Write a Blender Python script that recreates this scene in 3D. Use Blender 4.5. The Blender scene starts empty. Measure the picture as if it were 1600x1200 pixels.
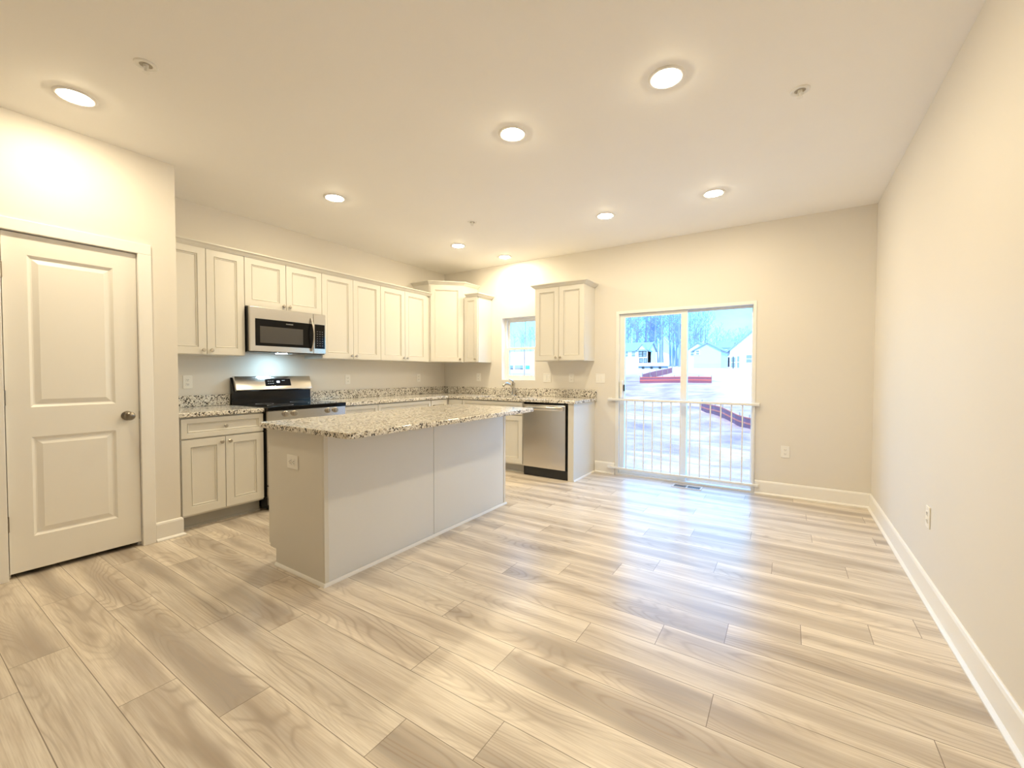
import bpy, bmesh, math, random
from mathutils import Vector, Matrix
random.seed(7)
sc = bpy.context.scene
C = sc.collection
PI = math.pi

# ------------------------------------------------------------------ camera, sky, sun, exposure
F_PX = 662.56
cam_d = bpy.data.cameras.new('camera')
cam = bpy.data.objects.new('camera', cam_d); C.objects.link(cam)
cam_d.sensor_fit = 'HORIZONTAL'; cam_d.sensor_width = 36.0
cam_d.lens = 36.0 * F_PX / 1600.0
cam_d.clip_start = 0.05; cam_d.clip_end = 600
def cam_axes(yaw, pitch, roll):
    y, p, r = (math.radians(a) for a in (yaw, pitch, roll))
    fwd = Vector((-math.sin(y)*math.cos(p), math.cos(y)*math.cos(p), math.sin(p)))
    rt = Vector((math.cos(y), math.sin(y), 0)); up = rt.cross(fwd)
    return rt*math.cos(r)+up*math.sin(r), -rt*math.sin(r)+up*math.cos(r), fwd
R_, U_, F_ = cam_axes(32.9476, -1.4964, 0.1093)
mw = Matrix.Identity(4)
for i in range(3):
    mw[i][0] = R_[i]; mw[i][1] = U_[i]; mw[i][2] = -F_[i]
mw.translation = Vector((4.466, -4.966, 1.2238))
cam.matrix_world = mw
sc.camera = cam
sc.view_settings.view_transform = 'Standard'; sc.view_settings.look = 'None'
sc.view_settings.gamma = 1.0; sc.view_settings.exposure = 0.06
sc.view_settings.use_curve_mapping = False
sc.cycles.use_denoising = True
sc.cycles.max_bounces = 12; sc.cycles.diffuse_bounces = 8; sc.cycles.sample_clamp_indirect = 8

SKY_STRENGTH = 1.0
LAMP_STRENGTH = 345.0
LAMP_COLOR = (1.0, 0.84, 0.56)
world = bpy.data.worlds.new('sky'); sc.world = world; world.use_nodes = True
def build_world():
    nt = world.node_tree; N = nt.nodes; L = nt.links; N.clear()
    out = N.new('ShaderNodeOutputWorld'); bg = N.new('ShaderNodeBackground')
    tc = N.new('ShaderNodeTexCoord'); sep = N.new('ShaderNodeSeparateXYZ')
    L.new(tc.outputs['Generated'], sep.inputs[0])
    rp = N.new('ShaderNodeValToRGB'); L.new(sep.outputs['Z'], rp.inputs[0])
    e = rp.color_ramp.elements
    e[0].position = 0.0; e[0].color = (0.92, 2.7, 3.7, 1)
    e[1].position = 0.75; e[1].color = (0.85, 3.5, 10.0, 1)
    m = rp.color_ramp.elements.new(0.17); m.color = (0.58, 2.9, 5.4, 1)
    mp = N.new('ShaderNodeMapping'); mp.inputs['Scale'].default_value = (3, 3, 9)
    L.new(tc.outputs['Generated'], mp.inputs[0])
    ns = N.new('ShaderNodeTexNoise'); ns.inputs['Scale'].default_value = 1.6; ns.inputs['Detail'].default_value = 5
    L.new(mp.outputs[0], ns.inputs['Vector'])
    cr = N.new('ShaderNodeValToRGB'); L.new(ns.outputs['Fac'], cr.inputs[0])
    cr.color_ramp.elements[0].position = 0.50; cr.color_ramp.elements[1].position = 0.72
    mx = N.new('ShaderNodeMixRGB'); L.new(cr.outputs[0], mx.inputs[0]); L.new(rp.outputs[0], mx.inputs[1])
    mx.inputs[2].default_value = (0.95, 2.9, 4.6, 1)
    L.new(mx.outputs[0], bg.inputs[0]); bg.inputs[1].default_value = SKY_STRENGTH
    L.new(bg.outputs[0], out.inputs[0])
build_world()
sun_d = bpy.data.lights.new('sun', 'SUN'); sun_d.energy = 4.4; sun_d.angle = math.radians(3); sun_d.color = (1.0, 0.64, 0.50)
sun = bpy.data.objects.new('sun', sun_d); C.objects.link(sun)
sun.location = (0, -20, 30); sun.rotation_euler = (math.radians(48), 0, math.radians(25))

# ------------------------------------------------------------------ helpers
def new_bm(): return bmesh.new()
def box(bm, x0, x1, y0, y1, z0, z1):
    v = [bm.verts.new((x, y, z)) for x in (x0, x1) for y in (y0, y1) for z in (z0, z1)]
    for f in ((0,1,3,2),(4,6,7,5),(0,4,5,1),(2,3,7,6),(0,2,6,4),(1,5,7,3)):
        bm.faces.new([v[i] for i in f])
def bbox(bm, x0, x1, y0, y1, z0, z1, b=0.002, seg=1):
    t = bmesh.new(); box(t, x0, x1, y0, y1, z0, z1)
    bmesh.ops.bevel(t, geom=t.edges[:], offset=b, segments=seg, profile=0.5, affect='EDGES')
    merge(bm, t)
def merge(bm, t):
    me = bpy.data.meshes.new('tmp'); t.to_mesh(me); t.free(); bm.from_mesh(me); bpy.data.meshes.remove(me)
def frame_axes(d):
    d = Vector(d).normalized()
    a = Vector((0, 0, 1)) if abs(d.z) < 0.9 else Vector((1, 0, 0))
    u = d.cross(a).normalized(); return u, d.cross(u).normalized()
def cyl(bm, p0, p1, r0, r1=None, seg=16, caps=True):
    r1 = r0 if r1 is None else r1
    p0 = Vector(p0); p1 = Vector(p1); u, w = frame_axes(p1-p0)
    a = [bm.verts.new(p0+(u*math.cos(t)+w*math.sin(t))*r0) for t in [2*PI*i/seg for i in range(seg)]]
    b = [bm.verts.new(p1+(u*math.cos(t)+w*math.sin(t))*r1) for t in [2*PI*i/seg for i in range(seg)]]
    for i in range(seg):
        j = (i+1) % seg; bm.faces.new((a[i], a[j], b[j], b[i]))
    if caps: bm.faces.new(a[::-1]); bm.faces.new(b)
def lathe(bm, prof, o, axis, seg=24):
    """prof: list of (radius, distance along axis)"""
    o = Vector(o); ax = Vector(axis).normalized(); u, w = frame_axes(ax); rings = []
    for r, h in prof:
        if r < 1e-6: rings.append([bm.verts.new(o+ax*h)])
        else: rings.append([bm.verts.new(o+ax*h+(u*math.cos(2*PI*i/seg)+w*math.sin(2*PI*i/seg))*r) for i in range(seg)])
    for a, b in zip(rings, rings[1:]):
        for i in range(seg):
            j = (i+1) % seg
            if len(a) == 1 and len(b) == 1: continue
            if len(a) == 1: bm.faces.new((a[0], b[j], b[i]))
            elif len(b) == 1: bm.faces.new((a[i], a[j], b[0]))
            else: bm.faces.new((a[i], a[j], b[j], b[i]))
def tube(bm, pts, r, seg=10, ry=None):
    pts = [Vector(p) for p in pts]; rings = []
    ups = None
    for i, p in enumerate(pts):
        d = (pts[min(i+1, len(pts)-1)]-pts[max(i-1, 0)]).normalized()
        if ups is None: u, w = frame_axes(d)
        else:
            u = (ups-d*ups.dot(d)).normalized(); w = d.cross(u)
        ups = u
        rr = r[i] if isinstance(r, (list, tuple)) else r
        rings.append([bm.verts.new(p+u*math.cos(2*PI*k/seg)*rr+w*math.sin(2*PI*k/seg)*(ry or rr)) for k in range(seg)])
    for a, b in zip(rings, rings[1:]):
        for k in range(seg):
            j = (k+1) % seg; bm.faces.new((a[k], a[j], b[j], b[k]))
    bm.faces.new(rings[0][::-1]); bm.faces.new(rings[-1])
def prism(bm, poly, z0, z1):
    a = [bm.verts.new((x, y, z0)) for x, y in poly]; b = [bm.verts.new((x, y, z1)) for x, y in poly]
    n = len(poly)
    for i in range(n):
        j = (i+1) % n; bm.faces.new((a[i], a[j], b[j], b[i]))
    bm.faces.new(a[::-1]); bm.faces.new(b)
def sweep(bm, path, prof):
    """path: [(x,y)], prof: closed loop of (outward, z); outward = right hand side of travel. mitred."""
    P = [Vector((x, y)) for x, y in path]; n = len(P); rings = []
    nor = []
    for a, b in zip(P, P[1:]):
        d = (b-a).normalized(); nor.append(Vector((d.y, -d.x)))
    for i, p in enumerate(P):
        if i == 0: m = nor[0]
        elif i == n-1: m = nor[-1]
        else:
            m = (nor[i-1]+nor[i]).normalized(); m = m/max(0.2, m.dot(nor[i]))
        rings.append([bm.verts.new((p.x+m.x*o, p.y+m.y*o, z)) for o, z in prof])
    k = len(prof)
    for a, b in zip(rings, rings[1:]):
        for i in range(k):
            j = (i+1) % k; bm.faces.new((a[i], a[j], b[j], b[i]))
    bm.faces.new(rings[0][::-1]); bm.faces.new(rings[-1])
def grid_slab(bm, xs, ys, filled, z0, z1):
    V = {}
    def v(i, j, z):
        k = (i, j, z)
        if k not in V: V[k] = bm.verts.new((xs[i], ys[j], z))
        return V[k]
    nx, ny = len(xs)-1, len(ys)-1
    F = lambda i, j: 0 <= i < nx and 0 <= j < ny and filled(i, j)
    for i in range(nx):
        for j in range(ny):
            if not F(i, j): continue
            bm.faces.new((v(i,j,z1), v(i+1,j,z1), v(i+1,j+1,z1), v(i,j+1,z1)))
            bm.faces.new((v(i,j,z0), v(i,j+1,z0), v(i+1,j+1,z0), v(i+1,j,z0)))
            if not F(i-1,j): bm.faces.new((v(i,j,z0), v(i,j,z1), v(i,j+1,z1), v(i,j+1,z0)))
            if not F(i+1,j): bm.faces.new((v(i+1,j,z0), v(i+1,j+1,z0), v(i+1,j+1,z1), v(i+1,j,z1)))
            if not F(i,j-1): bm.faces.new((v(i,j,z0), v(i+1,j,z0), v(i+1,j,z1), v(i,j,z1)))
            if not F(i,j+1): bm.faces.new((v(i,j+1,z0), v(i,j+1,z1), v(i+1,j+1,z1), v(i+1,j+1,z0)))
def panel_slab(bm, w, h, t, panels, prof, x0=0.0, z0=0.0, yf=0.0):
    """door slab, front face at y=yf facing -y. panels: [(px0,px1,pz0,pz1)] one column, bottom to top.
       prof: rings [(inset, depth)]"""
    def q(a, b, c, d): bm.faces.new([bm.verts.new(p) for p in (a, b, c, d)])
    def rect(xa, xb, za, zb, y): q((xa,y,za),(xb,y,za),(xb,y,zb),(xa,y,zb))
    X0, X1, Z0, Z1 = x0, x0+w, z0, z0+h
    px0 = panels[0][0]; px1 = panels[0][1]
    rect(X0, px0, Z0, Z1, yf); rect(px1, X1, Z0, Z1, yf)
    zz = Z0
    for (a, b, c, d) in panels:
        rect(px0, px1, zz, c, yf); zz = d
        ins, dep = 0.0, 0.0
        for (i2, d2) in prof:
            A = (a+ins, b-ins, c+ins, d-ins, yf+dep); B = (a+i2, b-i2, c+i2, d-i2, yf+d2)
            ca = lambda R: [(R[0],R[4],R[2]),(R[1],R[4],R[2]),(R[1],R[4],R[3]),(R[0],R[4],R[3])]
            p, r = ca(A), ca(B)
            for k in range(4): q(p[k], p[(k+1)%4], r[(k+1)%4], r[k])
            ins, dep = i2, d2
        rect(a+ins, b-ins, c+ins, d-ins, yf+dep)
    rect(px0, px1, zz, Z1, yf)
    yb = yf+t
    q((X0,yb,Z0),(X0,yb,Z1),(X1,yb,Z1),(X1,yb,Z0))
    q((X0,yf,Z0),(X0,yf,Z1),(X0,yb,Z1),(X0,yb,Z0)); q((X1,yf,Z0),(X1,yb,Z0),(X1,yb,Z1),(X1,yf,Z1))
    q((X0,yf,Z1),(X1,yf,Z1),(X1,yb,Z1),(X0,yb,Z1)); q((X0,yf,Z0),(X0,yb,Z0),(X1,yb,Z0),(X1,yf,Z0))
    bmesh.ops.remove_doubles(bm, verts=bm.verts, dist=1e-6)
def obj(name, bm, mat, parent=None, smooth=False, angle=40):
    bmesh.ops.recalc_face_normals(bm, faces=bm.faces[:])
    me = bpy.data.meshes.new(name); bm.to_mesh(me); bm.free()
    if isinstance(mat, (list, tuple)):
        for m in mat: me.materials.append(m)
    else: me.materials.append(mat)
    o = bpy.data.objects.new(name, me); C.objects.link(o)
    if smooth:
        for p in me.polygons: p.use_smooth = True
        me.set_sharp_from_angle(angle=math.radians(angle))
    if parent: o.parent = parent
    return o
def tag(o, label, cat, group=None, kind=None):
    o['label'] = label; o['category'] = cat
    if group: o['group'] = group
    if kind: o['kind'] = kind
    return o
def thing(name, label, cat, loc=(0,0,0), rotz=0.0, group=None):
    o = bpy.data.objects.new(name, None); C.objects.link(o); o.empty_display_size = 0.1
    o.location = loc; o.rotation_euler = (0, 0, rotz)
    return tag(o, label, cat, group)
def struct(name, bm, mat, label=None, parent=None, **k):
    o = obj(name, bm, mat, parent, **k); o['kind'] = 'structure'
    if label: o['label'] = label
    return o
def struct_empty(name, label, loc=(0,0,0), rotz=0.0):
    o = bpy.data.objects.new(name, None); C.objects.link(o); o.location = loc; o.rotation_euler = (0,0,rotz)
    o['kind'] = 'structure'; o['label'] = label; return o
def dup(root, loc, rotz=None, label=None, group=None, scale=None):
    r = root.copy(); C.objects.link(r); r.location = loc
    if rotz is not None: r.rotation_euler = (0, 0, rotz)
    if scale: r.scale = scale
    if label: r['label'] = label
    if group: r['group'] = group
    for ch in list(root.children):
        c = ch.copy(); C.objects.link(c); c.parent = r
        for g in list(ch.children):
            d = g.copy(); C.objects.link(d); d.parent = c
    return r
def text_part(name, s, size, mat, parent, loc, rot, depth=0.0006):
    cu = bpy.data.curves.new(name, 'FONT'); cu.body = s; cu.size = size; cu.align_x = 'CENTER'; cu.align_y = 'CENTER'; cu.extrude = depth
    t = bpy.data.objects.new(name, cu); C.objects.link(t)
    dg = bpy.context.evaluated_depsgraph_get(); me = bpy.data.meshes.new_from_object(t.evaluated_get(dg))
    bpy.data.objects.remove(t); bpy.data.curves.remove(cu)
    me.materials.clear(); me.materials.append(mat)
    o = bpy.data.objects.new(name, me); C.objects.link(o); o.parent = parent; o.location = loc; o.rotation_euler = rot
    return o

# ------------------------------------------------------------------ materials
class NT:
    def __init__(s, name):
        s.m = bpy.data.materials.new(name); s.m.use_nodes = True
        s.N = s.m.node_tree.nodes; s.L = s.m.node_tree.links
        s.p = s.N['Principled BSDF']; s.out = s.N['Material Output']
    def n(s, t, **k):
        x = s.N.new(t)
        for a, b in k.items(): setattr(x, a, b)
        return x
    def l(s, a, b): s.L.new(a, b)
    def math(s, op, a, b=None, c=None, clamp=False):
        x = s.n('ShaderNodeMath', operation=op); x.use_clamp = clamp
        for i, v in enumerate((a, b, c)):
            if v is None: continue
            if isinstance(v, (int, float)): x.inputs[i].default_value = v
            else: s.l(v, x.inputs[i])
        return x.outputs[0]
    def mix(s, f, a, b, mode='MIX'):
        x = s.n('ShaderNodeMixRGB', blend_type=mode)
        for i, v in enumerate((f, a, b)):
            if isinstance(v, (int, float)): x.inputs[i].default_value = v
            elif isinstance(v, tuple): x.inputs[i].default_value = (*v[:3], 1)
            else: s.l(v, x.inputs[i])
        return x.outputs[0]
    def ramp(s, f, stops, interp='LINEAR'):
        x = s.n('ShaderNodeValToRGB'); x.color_ramp.interpolation = interp; s.l(f, x.inputs[0])
        e = x.color_ramp.elements
        while len(e) < len(stops): e.new(0.5)
        for i, (p, c) in enumerate(stops): e[i].position = p; e[i].color = (*c, 1)
        return x.outputs[0]
    def noise(s, vec, scale, detail=3, rough=0.5, dist=0.0):
        x = s.n('ShaderNodeTexNoise'); x.inputs['Scale'].default_value = scale; x.inputs['Detail'].default_value = detail
        x.inputs['Roughness'].default_value = rough; x.inputs['Distortion'].default_value = dist
        if vec is not None: s.l(vec, x.inputs['Vector'])
        return x
    def mapping(s, vec, scale):
        x = s.n('ShaderNodeMapping'); x.inputs['Scale'].default_value = scale; s.l(vec, x.inputs[0]); return x.outputs[0]
    def bump(s, h, strength, dist=0.01):
        x = s.n('ShaderNodeBump'); x.inputs['Strength'].default_value = strength; x.inputs['Distance'].default_value = dist
        s.l(h, x.inputs['Height']); s.l(x.outputs[0], s.p.inputs['Normal'])
    def setp(s, **k):
        for a, b in k.items():
            i = s.p.inputs[a.replace('_', ' ')]
            i.default_value = (*b, 1) if isinstance(b, tuple) else b
def obj_coord(t):
    return t.n('ShaderNodeTexCoord').outputs['Object']
def paint(name, col, rough=0.5, var=0.02, bump=0.05, bscale=220, spec=0.5):
    t = NT(name); t.setp(Roughness=rough, Specular_IOR_Level=spec); co = obj_coord(t)
    ns = t.noise(co, 1.7, 2)
    t.l(t.mix(ns.outputs['Fac'], tuple(c*(1-var) for c in col), tuple(min(1, c*(1+var)) for c in col)), t.p.inputs['Base Color'])
    if bump:
        b = t.noise(co, bscale, 2); t.bump(b.outputs['Fac'], bump, 0.002)
    return t.m
def plain(name, col, rough=0.5, metal=0.0, spec=0.5):
    t = NT(name); t.setp(Base_Color=col, Roughness=rough, Metallic=metal, Specular_IOR_Level=spec); return t.m
def emit(name, col, s):
    t = NT(name); t.setp(Base_Color=(0.8,0.8,0.8), Emission_Color=col, Emission_Strength=s); return t.m
M_WALL = paint('wall_paint', (0.745, 0.715, 0.665), 0.55)
M_CEIL = paint('ceiling_paint', (0.92, 0.905, 0.88), 0.7, bump=0.12, bscale=150)
M_TRIM = paint('trim_paint', (0.86, 0.85, 0.83), 0.32, bump=0)
M_DOOR = paint('door_paint', (0.84, 0.825, 0.79), 0.38, bump=0.02)
M_CAB = paint('cabinet_paint', (0.70, 0.68, 0.63), 0.36, bump=0.0)
M_CAB_DAYLIT = paint('cabinet_paint_cool_daylight', (0.725, 0.735, 0.745), 0.40, bump=0.0)  # back panels: cabinet paint with the door's cool daylight mixed into its colour
M_TOE_SHADE = plain('cabinet_toe_painted_shade', (0.42, 0.41, 0.38), 0.6)  # toe space shadow put into the grey of the board
M_VINYL = paint('white_vinyl', (0.82, 0.83, 0.82), 0.3, bump=0)
M_PLATE = plain('white_plate_plastic', (0.84, 0.83, 0.80), 0.28)
M_SLOT = plain('slot_dark', (0.03, 0.03, 0.03), 0.6)
M_BLACK = plain('black_enamel', (0.006, 0.006, 0.007), 0.14, 0.0, 0.35)
M_BLACKG = plain('black_glass', (0.005, 0.005, 0.006), 0.05, 0.0, 0.2)
M_BLKPL = plain('black_plastic', (0.02, 0.02, 0.02), 0.5)
M_MESHW = plain('oven_window_screen', (0.050, 0.044, 0.038), 0.35)
M_NICKEL = plain('satin_nickel', (0.50, 0.46, 0.40), 0.30, 1.0)
M_BRONZE = plain('dark_satin_nickel', (0.26, 0.23, 0.19), 0.30, 1.0)
M_CHROME = plain('brushed_faucet_metal', (0.55, 0.53, 0.49), 0.22, 1.0)
M_GREYTX = plain('grey_lettering', (0.45, 0.45, 0.45), 0.4)
M_KEY = plain('dim_key_print', (0.10, 0.10, 0.11), 0.4)
M_RAIL = paint('rail_enamel', (0.78, 0.78, 0.77), 0.3, bump=0)
M_DARK = plain('dark_void', (0.01, 0.01, 0.01), 0.9)
def stainless(name, col=(0.66, 0.64, 0.61), rough=0.22, axis=(0.12, 0.12, 60)):
    t = NT(name); t.setp(Metallic=1.0, Roughness=rough); co = obj_coord(t)
    ns = t.noise(t.mapping(co, axis), 14, 4)
    t.l(t.mix(ns.outputs['Fac'], tuple(c*0.97 for c in col), tuple(min(1, c*1.03) for c in col)), t.p.inputs['Base Color'])
    t.l(t.math('MULTIPLY_ADD', ns.outputs['Fac'], 0.10, rough-0.05), t.p.inputs['Roughness'])
    t.setp(Anisotropic=0.5)
    return t.m
M_STEEL = stainless('brushed_stainless')
def granite():
    t = NT('speckled_granite'); co = obj_coord(t); t.setp(Roughness=0.12)
    d = t.noise(co, 60, 2)
    v1 = t.n('ShaderNodeTexVoronoi'); v1.inputs['Scale'].default_value = 105
    add = t.n('ShaderNodeMixRGB', blend_type='ADD'); add.inputs[0].default_value = 0.012; t.l(co, add.inputs[1]); t.l(d.outputs['Color'], add.inputs[2])
    t.l(add.outputs[0], v1.inputs['Vector'])
    sp = t.n('ShaderNodeSeparateColor'); t.l(v1.outputs['Color'], sp.inputs[0])
    big = t.noise(co, 26, 3)
    k = t.math('ADD', sp.outputs[0], t.math('MULTIPLY', t.math('SUBTRACT', big.outputs['Fac'], 0.5), 0.9))
    base = t.ramp(k, [(0.0, (0.045, 0.040, 0.037)), (0.11, (0.17, 0.15, 0.13)), (0.20, (0.44, 0.39, 0.32)), (0.30, (0.70, 0.66, 0.58)), (0.60, (0.84, 0.81, 0.75)), (0.92, (0.58, 0.55, 0.50))], 'CONSTANT')
    v2 = t.n('ShaderNodeTexVoronoi'); v2.inputs['Scale'].default_value = 300; t.l(co, v2.inputs['Vector'])
    sp2 = t.n('ShaderNodeSeparateColor'); t.l(v2.outputs['Color'], sp2.inputs[0])
    dark = t.math('LESS_THAN', sp2.outputs[1], 0.10)
    t.l(t.mix(t.math('MULTIPLY', dark, 0.75), base, (0.06, 0.055, 0.05)), t.p.inputs['Base Color'])
    return t.m
M_GRAN = granite()
def glass():
    t = NT('window_glass'); N = t.N; N.remove(t.p)
    tr = t.n('ShaderNodeBsdfTransparent'); tr.inputs[0].default_value = (0.97, 0.985, 0.98, 1)
    gl = t.n('ShaderNodeBsdfGlossy'); gl.inputs['Roughness'].default_value = 0.0
    fr = t.n('ShaderNodeLayerWeight'); fr.inputs[0].default_value = 0.5
    sch = t.math('MULTIPLY_ADD', t.math('POWER', fr.outputs['Facing'], 5.0), 0.96, 0.04)
    mx = t.n('ShaderNodeMixShader'); t.l(sch, mx.inputs[0]); t.l(tr.outputs[0], mx.inputs[1]); t.l(gl.outputs[0], mx.inputs[2])
    t.l(mx.outputs[0], t.out.inputs[0]); return t.m
M_GLASS = glass()
M_LENS = emit('lit_lamp_lens', LAMP_COLOR, LAMP_STRENGTH)
M_COOL = emit('lit_cool_lens', (0.55, 0.84, 1.0), 190.0)
M_DIGIT = emit('lit_digits', (0.75, 0.85, 1.0), 3.0)
def wood_floor():
    t = NT('oak_vinyl_planks')
    def uv(n):
        x = t.n('ShaderNodeUVMap'); x.uv_map = n; s = t.n('ShaderNodeSeparateXYZ'); t.l(x.outputs[0], s.inputs[0]); return s.outputs[0], s.outputs[1]
    u, v = uv('local'); r1, r2 = uv('rand'); ln, wd = uv('size')
    def vec(su, sv):
        c = t.n('ShaderNodeCombineXYZ')
        t.l(t.math('MULTIPLY_ADD', u, su, t.math('MULTIPLY', r1, 91.0)), c.inputs[0])
        t.l(t.math('MULTIPLY_ADD', v, sv, t.math('MULTIPLY', r2, 57.0)), c.inputs[1])
        t.l(t.math('MULTIPLY', r2, 13.0), c.inputs[2]); return c.outputs[0]
    broad = t.noise(vec(1.1, 9.0), 1.0, 3, 0.5, 0.4).outputs['Fac']
    fine = t.noise(vec(5.0, 190.0), 1.0, 4, 0.6).outputs['Fac']
    med = t.noise(vec(2.2, 42.0), 1.0, 4, 0.55).outputs['Fac']
    con = t.noise(vec(0.9, 5.2), 1.0, 1.5, 0.4, 0.15).outputs['Fac']
    ring = t.math('SINE', t.math('MULTIPLY', con, 160.0))
    ring = t.math('POWER', t.math('MULTIPLY_ADD', ring, 0.5, 0.5), 4.0)
    rm = t.math('MULTIPLY', t.math('SUBTRACT', t.noise(vec(1.0, 4.0), 1.3, 1).outputs['Fac'], 0.40), 6.0, clamp=True)
    ring = t.math('MULTIPLY', ring, rm)
    cen = t.math('SUBTRACT', 1.0, t.math('MULTIPLY', t.math('ABSOLUTE', t.math('SUBTRACT', t.math('DIVIDE', v, wd), 0.5)), 2.0))
    cen = t.math('SMOOTH_MIN', cen, 0.7, 0.3)
    dk = t.math('MULTIPLY_ADD', broad, 1.15, t.math('MULTIPLY', cen, 0.42))
    dk = t.math('ADD', dk, t.math('MULTIPLY_ADD', r2, 0.26, -0.13))
    dk = t.math('SUBTRACT', dk, 0.60)
    dk = t.math('MULTIPLY', dk, 2.2, clamp=True)
    light = t.mix(r1, (0.84, 0.76, 0.655), (0.77, 0.71, 0.625))
    dark = t.mix(r2, (0.47, 0.405, 0.345), (0.38, 0.335, 0.295))
    col = t.mix(dk, light, dark)
    col = t.mix(t.math('MULTIPLY', ring, t.math('MULTIPLY_ADD', dk, 0.45, 0.25)), col, (0.30, 0.235, 0.18))
    col = t.mix(t.math('MULTIPLY', t.math('SUBTRACT', med, 0.45, clamp=True), 1.5), col, (0.46, 0.37, 0.28))
    col = t.mix(t.math('MULTIPLY', t.math('SUBTRACT', fine, 0.40, clamp=True), 1.7), col, (0.44, 0.36, 0.28))
    ed = t.math('MINIMUM', t.math('MINIMUM', u, t.math('SUBTRACT', ln, u)), t.math('MINIMUM', v, t.math('SUBTRACT', wd, v)))
    seam = t.math('LESS_THAN', ed, 0.0014)
    col = t.mix(t.math('MULTIPLY', seam, 0.85), col, (0.17, 0.13, 0.095))
    t.l(col, t.p.inputs['Base Color'])
    t.l(t.math('MULTIPLY_ADD', fine, 0.10, 0.25), t.p.inputs['Roughness'])
    h = t.math('ADD', t.math('MULTIPLY', t.math('SUBTRACT', 1.0, seam), 0.6), t.math('MULTIPLY', fine, 0.10))
    t.bump(h, 0.12, 0.002)
    return t.m
M_FLOOR = wood_floor()
def dirt():
    t = NT('graded_dirt'); co = t.n('ShaderNodeNewGeometry').outputs['Position']
    a = t.noise(co, 0.55, 6, 0.62); b = t.noise(t.mapping(co, (0.25, 2.2, 1)), 1.1, 4, 0.6)
    col = t.ramp(a.outputs['Fac'], [(0.30, (0.29, 0.15, 0.11)), (0.5, (0.52, 0.27, 0.18)), (0.70, (0.76, 0.42, 0.29))])
    col = t.mix(t.math('MULTIPLY', t.math('SUBTRACT', b.outputs['Fac'], 0.48, clamp=True), 3.0, clamp=True), col, (0.25, 0.125, 0.10))
    s = t.n('ShaderNodeSeparateXYZ'); t.l(co, s.inputs[0])
    # sown grass strip on the bank to the right, straw colour beyond
    gy = t.math('MULTIPLY', t.math('GREATER_THAN', s.outputs[1], 17.0), t.math('LESS_THAN', s.outputs[1], 40.0))
    gx = t.math('SUBTRACT', s.outputs[0], t.math('MULTIPLY_ADD', s.outputs[1], -0.17, 4.2))
    g = t.math('MULTIPLY', gy, t.math('MULTIPLY', t.math('ADD', gx, t.math('MULTIPLY_ADD', a.outputs['Fac'], 2.0, -1.0)), 0.9, clamp=True), clamp=True)
    col = t.mix(g, col, (0.66, 0.36, 0.16))
    far = t.math('MULTIPLY', t.math('SUBTRACT', s.outputs[1], 30.0), 0.1, clamp=True)
    col = t.mix(t.math('MULTIPLY', far, 0.8), col, (0.72, 0.46, 0.32))
    t.l(col, t.p.inputs['Base Color']); t.setp(Roughness=0.95, Specular_IOR_Level=0.1)
    t.bump(a.outputs['Fac'], 0.6, 0.4)
    return t.m
M_DIRT = dirt()

# ------------------------------------------------------------------ room shell
XR, H, XP, YP = 5.121, 2.740, 0.669, -3.670
YF = -7.6; T = 0.16
DS = (2.737, 4.201, 1.962)                   # sliding door opening
WN = (1.070, 1.622, 1.121, 2.000)            # kitchen window opening
PD = (-4.513, -3.893, 2.052)                 # pantry door opening
def floor_mesh():
    bm = new_bm(); ul = bm.loops.layers.uv.new('local'); ur = bm.loops.layers.uv.new('rand'); us = bm.loops.layers.uv.new('size')
    W, LEN = 0.18, 1.22
    known = {-3: 1.215, -2: 1.575, -1: 2.135, 0: 2.432, 1: 1.966, 2: 3.470, 3: 4.250, 4: 3.678, 5: 3.984, 6: 4.246, 7: 4.540, 8: 4.815, 9: 3.790, 10: 4.107, 11: 4.406, -4: 1.797}
    k0 = int(math.floor((YF+3.935)/W))-1; k1 = int(math.ceil((0.0+3.935)/W))+1
    j = 0.4
    for k in range(k0, k1):
        y0 = -3.935+W*k; y1 = y0+W
        j = known.get(k, (j+0.30+random.random()*0.12) % LEN)
        x = j-LEN*math.ceil(j/LEN)-LEN
        while x < XR:
            xa, xb = x, x+LEN
            r = (random.random(), random.random())
            ca, cb = max(xa, -0.05), min(xb, XR+0.05); da, db = max(y0, YF-0.05), min(y1, 0.15)
            if cb-ca > 0.002 and db-da > 0.002:
                f = bm.faces.new([bm.verts.new(p) for p in ((ca,da,0),(cb,da,0),(cb,db,0),(ca,db,0))])
                for lp in f.loops:
                    lp[ul].uv = (lp.vert.co.x-xa, lp.vert.co.y-y0); lp[ur].uv = r; lp[us].uv = (LEN, W)
            x += LEN
    return bm
struct('floor', floor_mesh(), M_FLOOR, 'pale oak look vinyl plank floor')
bm = new_bm(); box(bm, -0.05, XR+0.05, YF-0.05, 0.15, -0.25, -0.004); struct('trim_2', bm, M_DARK, 'subfloor slab under the planks')
bm = new_bm(); box(bm, -T, XR+T, YF-T, T, H, H+0.2); struct('ceiling', bm, M_CEIL, 'flat off white ceiling')
bm = new_bm(); box(bm, -T, 0, YF-T, 0, -0.25, H); struct('wall_left', bm, M_WALL, 'greige kitchen wall behind the range')
bm = new_bm(); box(bm, XR, XR+T, YF-T, T, -0.25, H); struct('wall_right', bm, M_WALL, 'long plain greige wall on the right')
bm = new_bm(); box(bm, 0, XR, YF-T, YF, -0.25, H); struct('wall_front', bm, M_WALL, 'greige wall behind the viewer')
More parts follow.
